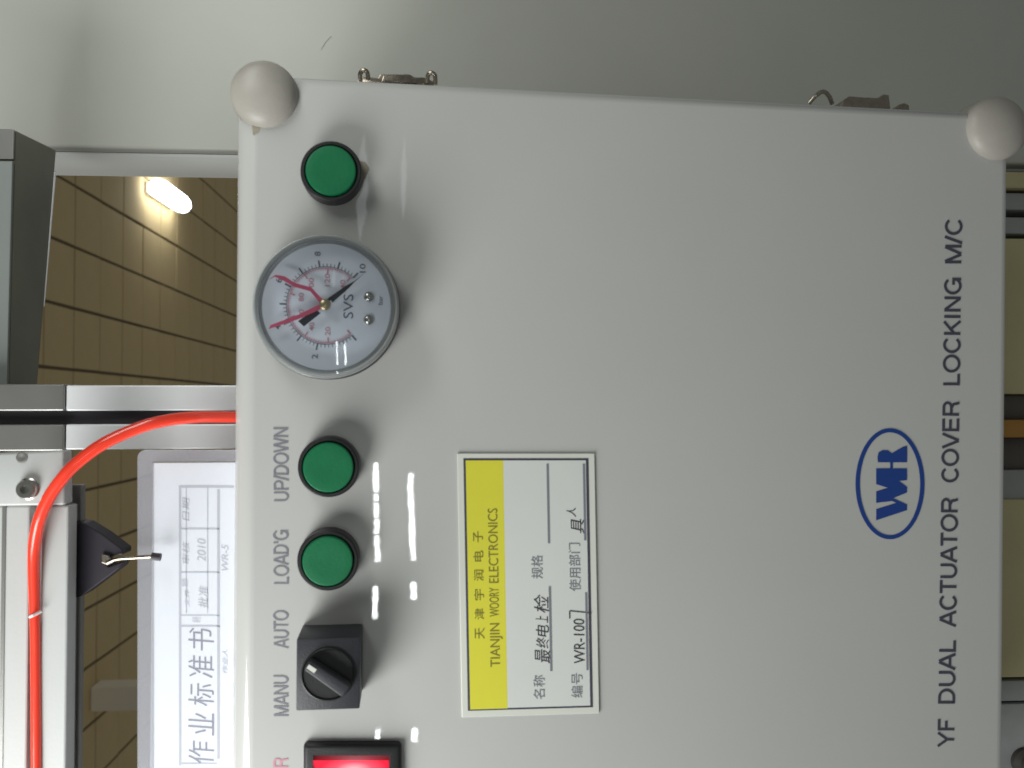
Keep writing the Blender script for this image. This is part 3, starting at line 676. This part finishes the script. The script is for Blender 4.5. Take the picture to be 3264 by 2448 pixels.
for k in range(12):
    r_ = Rg * .945 * (1 - k / 11); prof.append((r_, GH + .0004 + .0022 * (1 - (r_ / (Rg * .945)) ** 2)))
lathe(bm, gb, prof, 96); obj('glass', bm, GLASS, ga, smooth=80)
hub = Vector((L(1037, 969, DH).x, 0, L(1037, 969, DH).z)); PXM = mm(1) * .965
hub = Vector((gb.x, 0, gb.z)) * .55 + hub * .45
def gp(dx, dyup, h):      # offset in photo pixels (right, up) from the hub
    return Vector((hub.x + dyup * PXM, -h, hub.z - dx * PXM))
def ga_(ang_, r, h): return gp(r * math.cos(R(ang_)), r * math.sin(R(ang_)), h)
def bar_(bm, p, q, w0, w1=None, h=None):
    w1 = w0 if w1 is None else w1; d_ = (q - p).normalized(); n__ = Vector((-d_.z, 0, d_.x)) * PXM / 2
    flat(bm, [p - n__ * w0, q - n__ * w1, q + n__ * w1, p + n__ * w0])
bk = bmesh.new(); rd = bmesh.new(); h1 = DH + .0002
A0_, ST = -49.0, -26.4
for i in range(51):
    a_ = A0_ + ST * i / 5; lng = i % 5 == 0
    bar_(bk, ga_(a_, 122, h1), ga_(a_, 142 if lng else 131, h1), 5 if lng else 2)
    if lng and i % 10 == 0 and i > 0:
        s_ = str(i // 5); c = ga_(a_, 163, h1); w_ = 9 * len(s_) / 1.3
        text(bk, s_, c + Vector((-w_ * PXM, 0, -9 * PXM)), c + Vector((w_ * PXM, 0, -9 * PXM)), c + Vector((-w_ * PXM, 0, 9 * PXM)), bold=.005)
for i in range(60):
    a_, b_ = A0_ + ST * i / 6, A0_ + ST * (i + 1) / 6
    flat(bk, [ga_(a_, 122, h1), ga_(b_, 122, h1), ga_(b_, 120, h1), ga_(a_, 120, h1)])
    flat(rd, [ga_(a_, 117.5, h1), ga_(b_, 117.5, h1), ga_(b_, 115, h1), ga_(a_, 115, h1)])
for i in range(71):
    a_ = A0_ + ST * 10 * i / 71; lng = i % 10 == 0
    bar_(rd, ga_(a_, 116, h1), ga_(a_, 100 if lng else 109, h1), 5 if lng else 1.6)
    if lng and i > 0:
        s_ = str(2 * i); c = ga_(a_, 80, h1); w_ = 6.5 * len(s_)
        text(rd, s_, c + Vector((-w_ * PXM, 0, -8 * PXM)), c + Vector((w_ * PXM, 0, -8 * PXM)), c + Vector((-w_ * PXM, 0, 8 * PXM)), bold=.005)
c = gp(68, -1, h1); text(bk, 'SVS', c + Vector((-38 * PXM, 0, -15 * PXM)), c + Vector((38 * PXM, 0, -15 * PXM)), c + Vector((-38 * PXM, 0, 15 * PXM)))
c = gp(168, 20, h1); text(bk, 'bar', c + Vector((-14 * PXM, 0, -6 * PXM)), c + Vector((14 * PXM, 0, -6 * PXM)), c + Vector((-14 * PXM, 0, 8 * PXM)))
obj('black_scale', bk, DBLK, ga); obj('red_scale', rd, DRED, ga)
def plate_poly(name, pts, h, th, m):
    bm = bmesh.new(); prism(bm, [gp(x, y, h) for x, y in pts], Vector((0, -th, 0))); return obj(name, bm, m, ga)
plate_poly('needle', [(16, 15), (22, 8), (70, 52), (88, 72), (118, 100), (86, 74), (62, 60), (10, 22), (-12, -4), (-8, -14)], DH + .0040, .0004, NBLK)
plate_poly('needle_tail', [(-14, -26), (-30, -14), (-82, -52), (-64, -68)], DH + .0040, .0004, NBLK)
plate_poly('setting_pointer', [(-6, 6), (0, -8), (-80, -46), (-168, -78), (-164, -66), (-84, -34)], DH + .0050, .0003, NRED)
plate_poly('setting_pointer', [(-2, 10), (-12, 0), (-50, 22), (-90, 42), (-130, 58), (-150, 74), (-168, 68), (-148, 66), (-126, 50)][:2] + [(-45, 40), (-92, 52), (-128, 72), (-152, 82), (-170, 72), (-150, 88), (-122, 84), (-90, 64), (-42, 52)], DH + .0054, .0003, NRED)
bm = bmesh.new(); lathe(bm, gp(0, 0, DH), [(.0026, .003), (.0026, .0062), (.0018, .0068), (0, .0069)], 28); obj('hub', bm, BRASS, ga, smooth=40)
for dx, dy in ((132, 30), (132, -42)):
    bm = bmesh.new(); lathe(bm, gp(dx, dy, DH), [(.0025, 0), (.0024, .0008), (.0016, .0015), (0, .0018)], 24); obj('rivet', bm, STEEL, ga, smooth=60)
